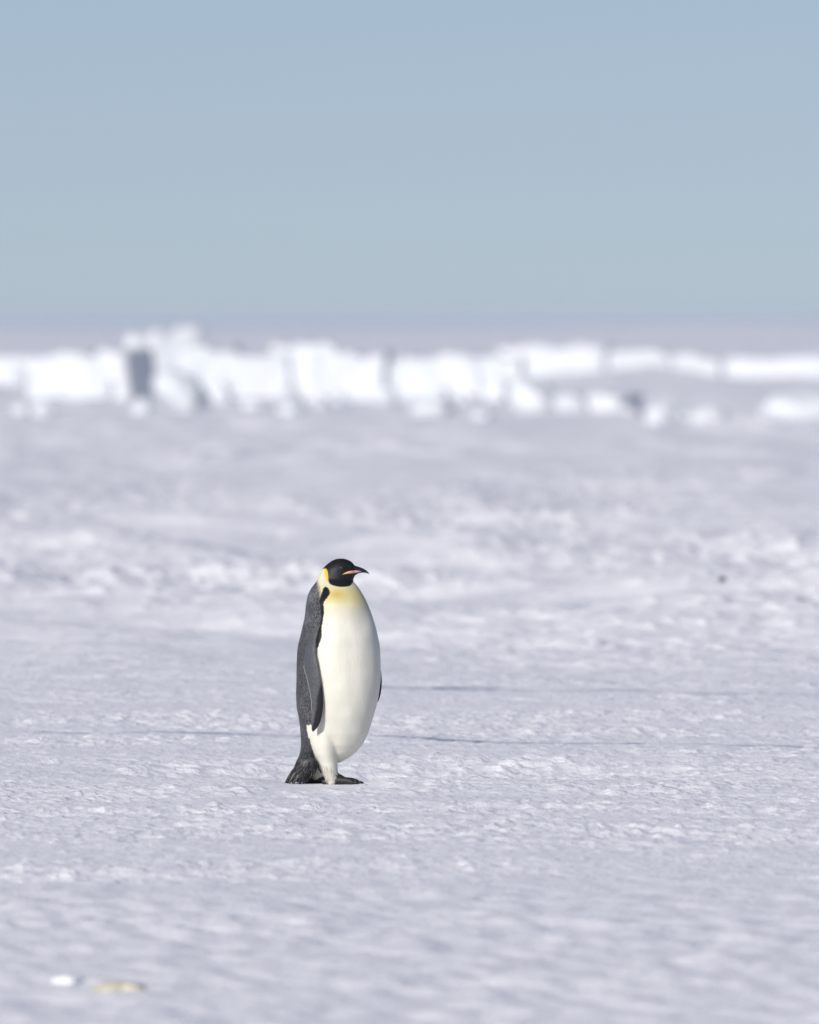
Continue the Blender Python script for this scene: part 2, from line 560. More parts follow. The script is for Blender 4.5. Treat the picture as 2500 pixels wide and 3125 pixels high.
def paint(me):
    n = len(me.vertices)
    co = np.empty(n * 3, np.float32); me.vertices.foreach_get('co', co); co = co.reshape(-1, 3).astype(float)
    x, cy, back = mirror_to_near(co)
    jx = perlin(co[:, 0] * 160, co[:, 2] * 90 + co[:, 1] * 130) * 5
    jy = perlin(co[:, 0] * 160 + 9, co[:, 2] * 60 + 40 + co[:, 1] * 130) * 9
    xj, yj = x + jx, cy + jy
    col = np.repeat(np.array([[0.69, 0.672, 0.585]]), n, 0)
    col = lerp3(col, (0.66, 0.615, 0.43), 0.9 * (1 - sstep(400, 680, cy)))
    col = lerp3(col, (0.65, 0.57, 0.28), sstep(290, 345, cy) * (1 - sstep(400, 530, cy)) * 0.85)
    col = lerp3(col, (0.58, 0.43, 0.10), 0.8 * np.exp(-((x - 535) / 85) ** 2 - ((cy - 380) / 40) ** 2))
    # grey mantle
    d = sdf_poly(xj, yj, DARK)
    soft = np.interp(cy, [250, 330, 430, 520], [32, 26, 12, 5])
    g = np.where(back & (cy > 235), 1.0, 1 - sstep(-1, 1, d / soft))
    fade_up = sstep(225, 340, cy)
    gcol = np.stack([np.interp(cy, [300, 600, 900, 1500, 1900], [.13, .10, .072, .092, .035])] * 3, 1) * np.array([[0.97, 0.98, 1.03]])
    col = col + (gcol - col) * g[:, None]
    # pale yellow side of the neck
    d = sdf_poly(x, cy, [(372, 240), (392, 195), (412, 160), (440, 150), (470, 215), (478, 290), (440, 315), (395, 300)])
    f = (1 - sstep(-6, 22, d)) * (~back)
    col = lerp3(col, (0.64, 0.60, 0.41), f * 0.9); g = g * (1 - f)
    d = sdf_poly(x, cy, EAR)
    f = (1 - sstep(-3, 7, d)) * (~back)
    col = lerp3(col, (0.74, 0.44, 0.015), f)
    d = sdf_poly(xj, yj, STRIPE)
    f = 1 - sstep(-4, 4, d)
    col = lerp3(col, (0.010, 0.010, 0.011), f); g = g * (1 - f)
    d = sdf_poly(x + jx * 0.3, cy + jy * 0.2, HEAD_BLACK)
    f = np.where(back & (cy < 240), 1.0, 1 - sstep(-2.5, 2.5, d))
    col = lerp3(col, (0.011, 0.011, 0.012), f); g = g * (1 - f)
    a = me.color_attributes.new('plume', 'FLOAT_COLOR', 'POINT')
    a.data.foreach_set('color', np.concatenate([col, np.ones((n, 1))], 1).astype(np.float32).ravel())
    a = me.attributes.new('grey_back', 'FLOAT', 'POINT')
    a.data.foreach_set('value', g.astype(np.float32))


def build_body():
    ys = np.concatenate([np.arange(69.5, 110, 2), np.arange(110, 1867, 5)])
    rows = []
    for cy in ys:
        xl, xr, b, yc = sect(cy)
        rows.append(((WX(xl) + WX(xr)) / 2, float(yc), WZ(cy), max((WX(xr) - WX(xl)) / 2, 1e-4), max(float(b), 1e-4)))
    near_leg = interp_rows([(1380, 340, 430, .02, -.10), (1500, 290, 550, .062, -.09), (1600, 285, 565, .078, -.085), (1700, 308, 556, .080, -.08),
                            (1780, 342, 545, .070, -.077), (1850, 382, 546, .055, -.072), (1920, 418, 550, .044, -.07), (1965, 434, 549, .038, -.07),
                            (2005, 454, 538, .030, -.07), (2035, 472, 522, .018, -.07)])
    far_leg = interp_rows([(1480, 300, 480, .07, .06), (1650, 290, 500, .08, .065), (1780, 300, 480, .065, .07), (1880, 315, 455, .05, .075),
                           (1960, 330, 440, .038, .075), (2000, 345, 425, .03, .075)])
    rump = interp_rows([(1440, 206, 380, .10, -.005), (1540, 216, 420, .125, -.01), (1620, 222, 400, .12, 0), (1700, 225, 395, .105, 0), (1750, 221, 395, .095, 0),
                        (1800, 210, 385, .085, 0), (1850, 185, 385, .075, 0), (1900, 165, 370, .066, 0), (1950, 145, 335, .056, 0),
                        (1985, 132, 305, .045, 0), (2005, 140, 280, .02, 0)])
    me = voxel_union([loft(rows), loft(near_leg, 40), loft(far_leg, 40), loft(rump, 48)], 0.0032, 16, 0.5)
    n = len(me.vertices)
    co = np.empty(n * 3, np.float32); me.vertices.foreach_get('co', co); co = co.reshape(-1, 3).astype(float)
    cy = (FOOT - 1680 - co[:, 2] * PPM) * 2.875
    x = ((co[:, 0] * PPM + 1250) - 840) * 2.875
    front = sstep(0.02, 0.12, DP - co[:, 1])
    # breast fold, and the crease under the neck
    co[:, 1] += front * (-0.012 * np.exp(-((cy - 462) / 60) ** 2) + 0.007 * np.exp(-((cy - 610) / 70) ** 2) - 0.006 * np.exp(-((cy - 760) / 70) ** 2))
    co[:, 1] += front * 0.003 * perlin(x / 120, cy / 160)
    me.vertices.foreach_set('co', co.astype(np.float32).ravel())
    me.update()
    paint(me)
    return me


penguin = bpy.data.objects.new('penguin', None)
sc.collection.objects.link(penguin)
penguin.location = (PX, PY, 0)
tag(penguin, 'emperor penguin with black head and cream belly standing on the snow', 'penguin')


def ppart(name, me, mat, parent=None):
    """link a part whose mesh is in world coordinates under the penguin (or one of its parts)"""
    me.transform(Matrix.Translation((-PX, -PY, 0)))
    return link(name, me, mat, parent or penguin)


body = ppart('body', build_body(), M_PLUME)


# flippers: a thin tapered paddle that hangs beside the body
FL = np.array([(690, 352, 388), (730, 318, 384), (780, 288, 368), (840, 268, 363), (900, 257, 367), (960, 250, 380), (1020, 250, 391), (1080, 266, 400),
               (1140, 284, 409), (1200, 297, 417), (1260, 308, 422), (1320, 317, 424), (1380, 321, 421), (1440, 324, 411), (1490, 323, 399),
               (1530, 322, 382), (1558, 323, 360), (1572, 327, 346), (1580, 332, 338)], float)


def flipper(near=True):
    ys = np.concatenate([np.arange(690, 1560, 10), np.arange(1560, 1581, 4)])
    nu = 17
    V = []
    for side in (0, 1):
        for cy in ys:
            l = np.interp(cy, FL[:, 0], FL[:, 1]); r = np.interp(cy, FL[:, 0], FL[:, 2])
            cyb = min(cy, 1180)
            xl, xr, b, yc = sect(cyb)
            gap = float(np.interp(cy, [690, 780, 900, 1150, 1580], [-.004, .004, .006, .013, .014]))
            th = float(np.interp(cy, [690, 800, 1300, 1580], [.022, .017, .011, .005]))
            for k in range(nu):
                f = k / (nu - 1)
                xx = l + (r - l) * f
                q = (xx - (xl + xr) / 2) / ((xr - xl) / 2)
                q = max(-0.985, min(0.985, q))
                yb = yc - b * math.sqrt(1 - q * q)
                prof = math.sqrt(max(0.0, 1 - abs(2 * f - 1) ** 2.4))
                yy = yb - gap - (th * prof if side == 0 else -0.002 * prof) - 0.012 * (1 - f) ** 2
                V.append((WX(xx), yy, WZ(cy)))
    V = np.array(V)
    if not near:
        # the other flipper is the mirror image across the body's own plane, held a little further out
        xl, xr, b, yc = sect(1000)
        cx = (WX(xl) + WX(xr)) / 2
        rx, ry = -math.sin(H_BODY), -math.cos(H_BODY)
        s = (V[:, 0] - cx) * rx + (V[:, 1] - yc) * ry
        V[:, 0] -= 2 * s * rx; V[:, 1] -= 2 * s * ry
        V[:, 0] += FAR_OUT * sstep(-WZ(780), -WZ(1250), -V[:, 2])
    nr = len(ys)
    idx = np.arange(2 * nr * nu).reshape(2, nr, nu)
    F = []
    for i in range(nr - 1):
        for k in range(nu - 1):
            F.append((idx[0, i, k], idx[0, i, k + 1], idx[0, i + 1, k + 1], idx[0, i + 1, k]))
            F.append((idx[1, i, k], idx[1, i + 1, k], idx[1, i + 1, k + 1], idx[1, i, k + 1]))
        F.append((idx[0, i, 0], idx[0, i + 1, 0], idx[1, i + 1, 0], idx[1, i, 0]))
        F.append((idx[0, i, -1], idx[1, i, -1], idx[1, i + 1, -1], idx[0, i + 1, -1]))
    for k in range(nu - 1):
        F.append((idx[0, -1, k], idx[0, -1, k + 1], idx[1, -1, k + 1], idx[1, -1, k]))
        F.append((idx[0, 0, k], idx[1, 0, k], idx[1, 0, k + 1], idx[0, 0, k + 1]))
    me = bpy.data.meshes.new('flipper')
    me.from_pydata([tuple(v) for v in V], [], [tuple(int(i) for i in f) for f in F])
    bm = bmesh.new(); bm.from_mesh(me)
    bmesh.ops.remove_doubles(bm, verts=bm.verts, dist=1e-5)
    bmesh.ops.recalc_face_normals(bm, faces=bm.faces)
    bmesh.ops.subdivide_edges(bm, edges=bm.edges[:], cuts=1, use_grid_fill=True)
    bm.to_mesh(me); bm.free()
    me.polygons.foreach_set('use_smooth', np.ones(len(me.polygons), bool))
    zs = 1.0 if near else 0.76
    # colours: grey upper, dark leading edge and tip, pale line on the trailing edge
    n = len(me.vertices)
    co = np.empty(n * 3, np.float32); me.vertices.foreach_get('co', co); co = co.reshape(-1, 3).astype(float)
    if not near:
        s = (co[:, 0] - FAR_OUT * sstep(-WZ(780), -WZ(1250), -co[:, 2]) - cx) * rx + (co[:, 1] - yc) * ry
        x = co[:, 0] - FAR_OUT * sstep(-WZ(780), -WZ(1250), -co[:, 2]) - 2 * s * rx
    else:
        x = co[:, 0]
    x = ((x * PPM + 1250) - 840) * 2.875
    cy = (FOOT - 1680 - co[:, 2] * PPM) * 2.875
    l = np.interp(cy, FL[:, 0], FL[:, 1]); r = np.interp(cy, FL[:, 0], FL[:, 2])
    f = np.clip((x - l) / np.maximum(r - l, 1), 0, 1)
    nz = perlin(x / 14, cy / 40)
    col = np.repeat(np.array([[0.085, 0.088, 0.098]]), n, 0)
    edge = sstep(0.05, 0.28, f + 0.08 * nz - np.interp(cy, [1080, 1200, 1300, 1450, 1560], [1.1, .60, .32, .15, -.1]))
    col = lerp3(col, (0.007, 0.007, 0.010), edge)
    col = lerp3(col, (0.015, 0.015, 0.017), sstep(1500, 1560, cy))
    tr = (1 - sstep(0.02, 0.07, f)) * sstep(960, 1030, cy) * (1 - sstep(1390, 1460, cy))
    col = lerp3(col, (0.5, 0.5, 0.5), tr * 0.75)
    col = lerp3(col, (0.45, 0.45, 0.45), 0.6 * sstep(0.93, 1.0, f) * sstep(740, 800, cy) * (1 - sstep(850, 900, cy)))
    a = me.color_attributes.new('plume', 'FLOAT_COLOR', 'POINT')
    a.data.foreach_set('color', np.concatenate([col, np.ones((n, 1))], 1).astype(np.float32).ravel())
    if not near:      # carried further back, so it shows shorter
        co[:, 2] = WZ(690) + (co[:, 2] - WZ(690)) * zs
        me.vertices.foreach_set('co', co.astype(np.float32).ravel()); me.update()
    a = me.attributes.new('grey_back', 'FLOAT', 'POINT')
    a.data.foreach_set('value', (0.35 * (1 - edge) * (1 - tr)).astype(np.float32))
    return me


FAR_OUT = 0.017
ppart('flipper', flipper(True), M_PLUME)
ppart('flipper', flipper(False), M_PLUME)


# beak
def beak_mesh(top, bot, wid, nx=40, nseg=16, y0=DP, yaw=-0.06):
    top, bot, wid = np.array(top, float), np.array(bot, float), np.array(wid, float)
    V, F = [], []
    xs = np.linspace(top[0, 0], top[-1, 0], nx)
    for x in xs:
        zt = np.interp(x, top[:, 0], top[:, 1]); zb = np.interp(x, bot[:, 0], bot[:, 1]); wv = np.interp(x, wid[:, 0], wid[:, 1])
        zc, hz = (zt + zb) / 2, max((zb - zt) / 2, 0.4)
        yy = y0 + yaw * (WX(x) - WX(650))
        for k in range(nseg):
            t = 2 * math.pi * k / nseg
            V.append((WX(x), yy - wv * math.sin(t), WZ(zc) + hz * K * math.cos(t)))
    for i in range(nx - 1):
        for k in range(nseg):
            k2 = (k + 1) % nseg
            F.append((i * nseg + k, i * nseg + k2, (i + 1) * nseg + k2, (i + 1) * nseg + k))
    F.append(tuple(range(nseg))); F.append(tuple((nx - 1) * nseg + k for k in reversed(range(nseg))))
    me = bpy.data.meshes.new('beak')
    me.from_pydata(V, [], F)
    bm = bmesh.new(); bm.from_mesh(me); bmesh.ops.recalc_face_normals(bm, faces=bm.faces); bm.to_mesh(me); bm.free()
    me.polygons.foreach_set('use_smooth', np.ones(len(me.polygons), bool))
    return me


upper = beak_mesh([(655, 112), (690, 127), (712, 137), (732, 142), (772, 157), (797, 172), (817, 190), (831, 209)],
                  [(655, 178), (700, 178), (747, 183), (772, 186), (797, 192), (817, 202), (831, 211)],
                  [(655, .040), (690, .022), (720, .0125), (772, .008), (815, .0045), (831, .001)])
beak = ppart('upper_beak', upper, M_BEAK)
lower = beak_mesh([(640, 190), (700, 182), (747, 182), (772, 185), (800, 195), (812, 202)],
                  [(640, 226), (690, 222), (712, 213), (727, 203), (747, 197), (772, 194), (800, 200), (812, 205)],
                  [(640, .036), (690, .020), (720, .0115), (772, .007), (812, .002)])
ppart('lower_beak', lower, M_BEAK)


def plate(sign):
    """the orange-pink stripe along the lower beak: a thin raised band that follows the cheek"""
    top = np.array([(588, 209), (612, 193), (642, 180), (677, 175), (712, 174), (747, 178), (768, 184)], float)
    bot = np.array([(588, 210), (612, 207), (652, 202.5), (702, 197.5), (735, 192), (752, 188), (768, 185)], float)
    nx, nz = 40, 7
    V = []
    for side in (0, 1):
        for x in np.linspace(588, 768, nx):
            zt = np.interp(x, top[:, 0], top[:, 1]); zb = np.interp(x, bot[:, 0], bot[:, 1])
            for j in range(nz):
                z = zt + (zb - zt) * j / (nz - 1)
                xl, xr, b, yc = sect(z)
                q = (x - (xl + xr) / 2) / ((xr - xl) / 2)
                hy = b * math.sqrt(1 - q * q) if abs(q) < 1 else 0.0
                bw = float(np.interp(x, [640, 690, 720, 772], [.036, .022, .0125, .008]))
                zc = 186.0
                hb = bw * math.sqrt(max(0.05, 1 - ((z - zc) / 34.0) ** 2))
                bulge = math.sin(math.pi * j / (nz - 1)) ** 0.5
                yaw = -0.06 * (WX(x) - WX(650))
                base = max(hy, hb)
                off = base + (0.0032 * bulge if side == 0 else -0.004)
                V.append((WX(x), DP + yaw * (1 if hb > hy else 0) - sign * off, WZ(z)))
    n1 = nx * nz
    F = []
    for i in range(nx - 1):
        for j in range(nz - 1):
            a = i * nz + j
            F.append((a, a + 1, a + nz + 1, a + nz)); F.append((n1 + a, n1 + a + nz, n1 + a + nz + 1, n1 + a + 1))
        a = i * nz
        F.append((a, a + nz, n1 + a + nz, n1 + a)); a += nz - 1
        F.append((a, n1 + a, n1 + a + nz, a + nz))
    me = bpy.data.meshes.new('plate'); me.from_pydata(V, [], F)
    bm = bmesh.new(); bm.from_mesh(me); bmesh.ops.recalc_face_normals(bm, faces=bm.faces); bm.to_mesh(me); bm.free()
    me.polygons.foreach_set('use_smooth', np.ones(len(me.polygons), bool))
    n = len(me.vertices)
    xs = np.array([((v.co.x * PPM + 1250) - 840) * 2.875 for v in me.vertices])
    stops = [588, 620, 660, 705, 735, 768]
    cols = np.array([(.78, .42, .10), (.80, .45, .18), (.78, .40, .24), (.72, .40, .34), (.36, .23, .36), (.06, .04, .08)])
    col = np.stack([np.interp(xs, stops, cols[:, k]) for k in range(3)] + [np.ones(n)], 1)
    a = me.color_attributes.new('plume', 'FLOAT_COLOR', 'POINT')
    a.data.foreach_set('color', col.astype(np.float32).ravel())
    return me


for s_ in (1, -1):
    p_ = ppart('beak_plate', plate(s_), M_PLATE)
    p_['label'] = 'orange to pink stripe on lower beak'


# eyes (half closed, dark on dark)
def eye(sign):
    bm = bmesh.new()
    bmesh.ops.create_uvsphere(bm, u_segments=20, v_segments=12, radius=0.0085)
    z, x = WZ(152), WX(588)
    xl, xr, b, yc = sect(152)
    q = (588 - (xl + xr) / 2) / ((xr - xl) / 2)
    y = DP - sign * (b * math.sqrt(1 - q * q) - 0.004)
    bmesh.ops.translate(bm, verts=bm.verts, vec=(x, y, z))
    me = bpy.data.meshes.new('eye'); bm.to_mesh(me); bm.free()
    me.polygons.foreach_set('use_smooth', np.ones(len(me.polygons), bool))
    e = ppart('eye', me, M_EYE)
    # lids: two crescents hugging the eyeball
    for up in (1, -1):
        V, F = [], []
        na = 13
        for i in range(na):
            t = math.pi * i / (na - 1)
            for r_, dz in ((0.0125, 1.0), (0.0092, 0.35)):
                V.append((x + math.cos(t) * r_, y - sign * (0.0045 if r_ < 0.01 else 0.0005) - sign * 0.0045 * math.sin(t), z + up * math.sin(t) * r_ * (0.75 if r_ > 0.01 else 0.45)))
        for i in range(na - 1):
            F.append((2 * i, 2 * i + 1, 2 * i + 3, 2 * i + 2))
        lm = bpy.data.meshes.new('eyelid'); lm.from_pydata(V, [], F)
        o = ppart('eyelid', lm, M_BLACKF, e)
        sm = o.modifiers.new('t', 'SOLIDIFY'); sm.thickness = 0.0015; sm.offset = 0
        s2 = o.modifiers.new('s', 'SUBSURF'); s2.levels = 1; s2.render_levels = 1
    return e


eye(1); eye(-1)


# feet
def foot(ax, ay, heading, base_z, flatten=1.0, lift_heel=0.0):
    """ankle at ax, ay; three toes spread about heading (radians from +x, positive away from camera)"""
    hx, hy = math.cos(heading), math.sin(heading)
    sx, sy = -hy, hx

    def P(f, s, z): return (ax + hx * f + sx * s, ay + hy * f + sy * s, base_z + z)
    parts = [tube([P(-.012, 0, .075), P(-.006, 0, .05), P(.006, 0, .032), P(.03, 0, .024), P(.05, 0, .018)], [.021, .024, .027, .024, .016], 14),
             tube([P(-.055, 0, .016), P(-.03, 0, .02), P(0, 0, .024)], [.011, .018, .024], 12)]
    tips = []
    for s_, ln in ((-.36, .098), (0.0, .112), (.36, .094)):
        c, s = math.cos(s_), math.sin(s_)
        q = [P(.005, 0.01 * np.sign(s_), .024), P(ln * .4 * c, ln * .4 * s, .024), P(ln * .68 * c, ln * .68 * s, .0235), P(ln * .88 * c, ln * .88 * s, .019), P(ln * c, ln * s, .010)]
        parts.append(tube(q, [.019, .0155, .0135, .012, .007], 12))
        parts.append(tube([P(ln * .62 * c, ln * .62 * s, .012), P(ln * .8 * c, ln * .8 * s, .010), P(ln * .95 * c, ln * .95 * s, .008)], [.010, .011, .007], 10))
        cl = [P(ln * .93 * c, ln * .93 * s, .017), P(ln * 1.07 * c, ln * 1.07 * s, .016), P(ln * 1.18 * c, ln * 1.18 * s, .009), P(ln * 1.25 * c, ln * 1.25 * s, .001)]
        tips.append(tube(cl, [.0062, .0055, .0038, .0008], 8))
    # webbing
    web = tube([P(.02, 0, .013), P(.05, 0, .010), P(.075, 0, .008)], [.022, .028, .024], 14, 0.25)
    parts.append(web)
    me = voxel_union(parts, 0.0028, 4, 0.5)
    n = len(me.vertices)
    co = np.empty(n * 3, np.float32); me.vertices.foreach_get('co', co); co = co.reshape(-1, 3)
    co[:, 2] = np.maximum(co[:, 2], base_z + 0.0005)
    me.vertices.foreach_set('co', co.ravel()); me.update()
    o = ppart('foot', me, M_FOOT)
    for V, F in tips:
        cm = bpy.data.meshes.new('claw'); cm.from_pydata(V, [], F)
        cm.polygons.foreach_set('use_smooth', np.ones(len(cm.polygons), bool))
        ppart('claw', cm, M_CLAW, o)
    return o


foot(WX(520), DP - .07, -0.12, -.003)
foot(WX(365), DP + .075, -0.05, -.004)


# feathers
def blade(bm, root, tip, width, face, bend=0.0):
    """a thin lens-shaped feather from root to tip, its flat side towards 'face'"""
    root, tip, face = Vector(root), Vector(tip), Vector(face)
    d = tip - root
    s = d.cross(face).normalized() * width
    nrm = face.normalized()
    fr = (0.0, 0.3, 0.7, 0.92, 1.0); ww = (0.55, 1.0, 0.85, 0.45, 0.05)
    rows = []
    for f, k in zip(fr, ww):
        c = root + d * f + nrm * (bend * math.sin(math.pi * f))
        rows.append((bm.verts.new(c - s * k), bm.verts.new(c + nrm * width * 0.35 * k), bm.verts.new(c + s * k), bm.verts.new(c - nrm * width * 0.2 * k)))
    for a, b in zip(rows[:-1], rows[1:]):
        for k in range(4):
            bm.faces.new((a[k], a[(k + 1) % 4], b[(k + 1) % 4], b[k]))
    bm.faces.new(rows[0][::-1]); bm.faces.new(rows[-1])


random.seed(5)
# long stiff tail feathers, each its own part
for i in range(18):
    f = i / 17
    bm = bmesh.new()
    fx = 82 + f * 200 + random.uniform(-14, 8)
    fz = 2066 - f * 22 + random.uniform(-26, 8)
    dy = random.uniform(-.05, .05)
    rx = 190 + f * 110
    blade(bm, (WX(rx), DP + dy * .7 - .015, WZ(1890 + 40 * f)), (WX(fx), DP + dy - .012, max(WZ(fz), 0.001)), 0.0085, (0.15, -1, 0.2), 0.004)
    bmesh.ops.recalc_face_normals(bm, faces=bm.faces)
    me = bpy.data.meshes.new('tail_feather'); bm.to_mesh(me); bm.free()
    ppart('tail_feather', me, M_BLACKF)

from mathutils.bvhtree import BVHTree
bmb = bmesh.new(); bmb.from_mesh(body.data); bvh = BVHTree.FromBMesh(bmb); bmb.free()


def tufts(name, n, area, length, width, mat, drift, out=0.006, ramp=False):
    """short feathers growing from the body's visible side inside a traced area"""
    bm = bmesh.new()
    area_np = np.array(area, float)
    x0, y0 = area_np.min(0); x1, y1 = area_np.max(0)
    k = 0; tries = 0
    while k < n and tries < n * 40:
        tries += 1
        cx, cy = random.uniform(x0, x1), random.uniform(y0, y1)
        if sdf_poly(np.array([cx]), np.array([cy]), area)[0] > 0: continue
        if ramp and random.random() > ((cy - y0) / (y1 - y0)) ** 1.3: continue
        o = Vector((WX(cx) - PX, -1.0, WZ(cy)))
        hit, nrm, fi, _ = bvh.ray_cast(o, Vector((0, 1, 0)))
        if hit is None: continue
        ln = random.uniform(*length)
        a = drift + random.uniform(-.22, .22)
        tip = hit + Vector((math.sin(a) * ln, 0, -math.cos(a) * ln)) + nrm * random.uniform(0.3, 1.0) * out
        if tip.z < 0.002: tip.z = 0.002
        blade(bm, hit - nrm * 0.001, tip, random.uniform(*width), nrm, 0.001)
        k += 1
    bmesh.ops.recalc_face_normals(bm, faces=bm.faces)
    me = bpy.data.meshes.new(name); bm.to_mesh(me); bm.free()
    o = link(name, me, mat, penguin)
    o['kind'] = 'stuff'
    return o


tufts('rump_feathers', 260, [(190, 1830), (360, 1830), (390, 1900), (320, 1930), (285, 1995), (130, 1995), (165, 1890)], (.022, .042), (.0012, .0024), M_BLACKF, -0.35)
tufts('pale_rump_feather_tips', 240, [(180, 1830), (350, 1800), (392, 1895), (330, 1920), (285, 1995), (135, 1990), (165, 1890)], (.012, .026), (.0006, .0012), M_GREYF, -0.35, 0.008)
tufts('leg_feathers', 700, [(400, 1880), (540, 1860), (550, 1975), (530, 2035), (462, 2035), (418, 1930)], (.011, .021), (.0006, .0012), M_WHITEF, 0.02, 0.003, True)
tufts('under_tail_feathers', 120, [(375, 1905), (410, 1960), (400, 1985), (295, 2000), (325, 1935)], (.012, .022), (.0008, .0016), M_WHITEF, -0.5, .004)


# ------------------------------------------------------------------ ice blocks of the pressure ridge
def ice_block(name, label, cat, px0, px1, ptop, pbase, kind='chunk', seed=0, lean=0.0, turn=0.0, depth=None, topcut=0.0, ptop2=None, dist_row=None, group=None):
    """a block standing on the snow: its foot row gives its distance, its other rows its size"""
    rnd = random.Random(seed * 7 + 3)
    wd_gain = seed not in (3, 25, 27)
    xg, d = ground_at((px0 + px1) / 2, dist_row or pbase)
    k = d / FPX
    wd, ht = (px1 - px0) * k * (1.42 if kind == 'slab' and wd_gain else 1.0), (pbase - ptop) * k
    ht2 = (pbase - (ptop2 if ptop2 is not None else ptop)) * k
    dp = depth or max(0.5, min(wd, 2.2 * ht) * 0.9)
    bm = bmesh.new()
    if kind == 'chunk':
        bmesh.ops.create_icosphere(bm, subdivisions=4, radius=1.0)
        planes = []
        for _ in range(11):
            v = Vector((rnd.gauss(0, 1), rnd.gauss(0, 1), rnd.gauss(0, 1))).normalized()
            planes.append((v, rnd.uniform(0.72, 0.95)))
        for v in bm.verts:
            p = v.co.copy()
            for nn, h in planes:
                e = p.dot(nn) - h
                if e > 0: p -= nn * e * 0.9
            v.co = p
        zs = [v.co.z for v in bm.verts]; xs = [v.co.x for v in bm.verts]; ys = [v.co.y for v in bm.verts]
        for v in bm.verts:
            v.co.x = ((v.co.x - min(xs)) / (max(xs) - min(xs)) - 0.5) * wd
            v.co.y = ((v.co.y - min(ys)) / (max(ys) - min(ys)) - 0.5) * dp
            v.co.z = ((v.co.z - min(zs)) / (max(zs) - min(zs))) * ht * 1.18 - ht * 0.18
            v.co.x += lean * (v.co.z - ht / 2)
    else:
        bmesh.ops.create_cube(bm, size=1.0)
        cuts = int(max(3, min(14, wd / 0.18)))
        bmesh.ops.subdivide_edges(bm, edges=bm.edges[:], cuts=cuts, use_grid_fill=True)
        cutp = []
        for _ in range(3):
            v = Vector((rnd.choice((-1, 1)) * rnd.uniform(.3, 1), -rnd.uniform(.1, 1), rnd.uniform(.1, 1))).normalized()
            cutp.append((v, 0.5 * (abs(v.x) + abs(v.y) + abs(v.z)) - rnd.uniform(.03, .12)))
        for v in bm.verts:
            p = v.co.copy()
            for nn, h in cutp:
                e = p.dot(nn) - h
                if e > 0: p -= nn * e * 0.92
            v.co = p
        for v in bm.verts:
            f = v.co.x + 0.5
            H = ht + (ht2 - ht) * f
            v.co.x *= wd; v.co.y *= dp
            f2 = f * 9 + seed * 1.7
            H *= 0.95 + 0.05 * math.sin(f2) + 0.05 * math.sin(2.7 * f2 + 1)
            v.co.z = (v.co.z + 0.5) * H * 1.12 - H * 0.12
            v.co.x += lean * (v.co.z - ht / 2)
        bmesh.ops.bevel(bm, geom=[e for e in bm.edges if len(e.link_faces) == 2 and e.calc_face_angle() > 1.0], offset=0.05 * min(ht, wd), segments=2, affect='EDGES')
    me = bpy.data.meshes.new(name); 
    bm.to_mesh(me); bm.free()
    n = len(me.vertices)
    co = np.empty(n * 3, np.float32); me.vertices.foreach_get('co', co); co = co.reshape(-1, 3).astype(float)
    no = np.empty(n * 3, np.float32); me.vertices.foreach_get('normal', no); no = no.reshape(-1, 3)
    s = min(wd, ht)
    ox = seed * 3.7
    dis = 0.032 * s * perlin(co[:, 0] / (0.55 * s) + ox, co[:, 2] / (0.8 * s) + co[:, 1] / s) + 0.025 * s * perlin(co[:, 0] / (0.2 * s) + ox, co[:, 2] / (0.3 * s) - co[:, 1] / (.3 * s))
    co += no * dis[:, None]
    me.vertices.foreach_set('co', co.astype(np.float32).ravel())
    me.update()
    me.polygons.foreach_set('use_smooth', np.ones(n and len(me.polygons), bool))
    o = link(name, me, M_ICE)
    zg = float(height(np.array([xg]), np.array([d]), np.array([0.3]))[0])
    o.location = (xg, d + dp / 2, min(zg, 0.0))
    o.rotation_euler = (0, 0, turn)
    return tag(o, label, cat, group, 'thing')


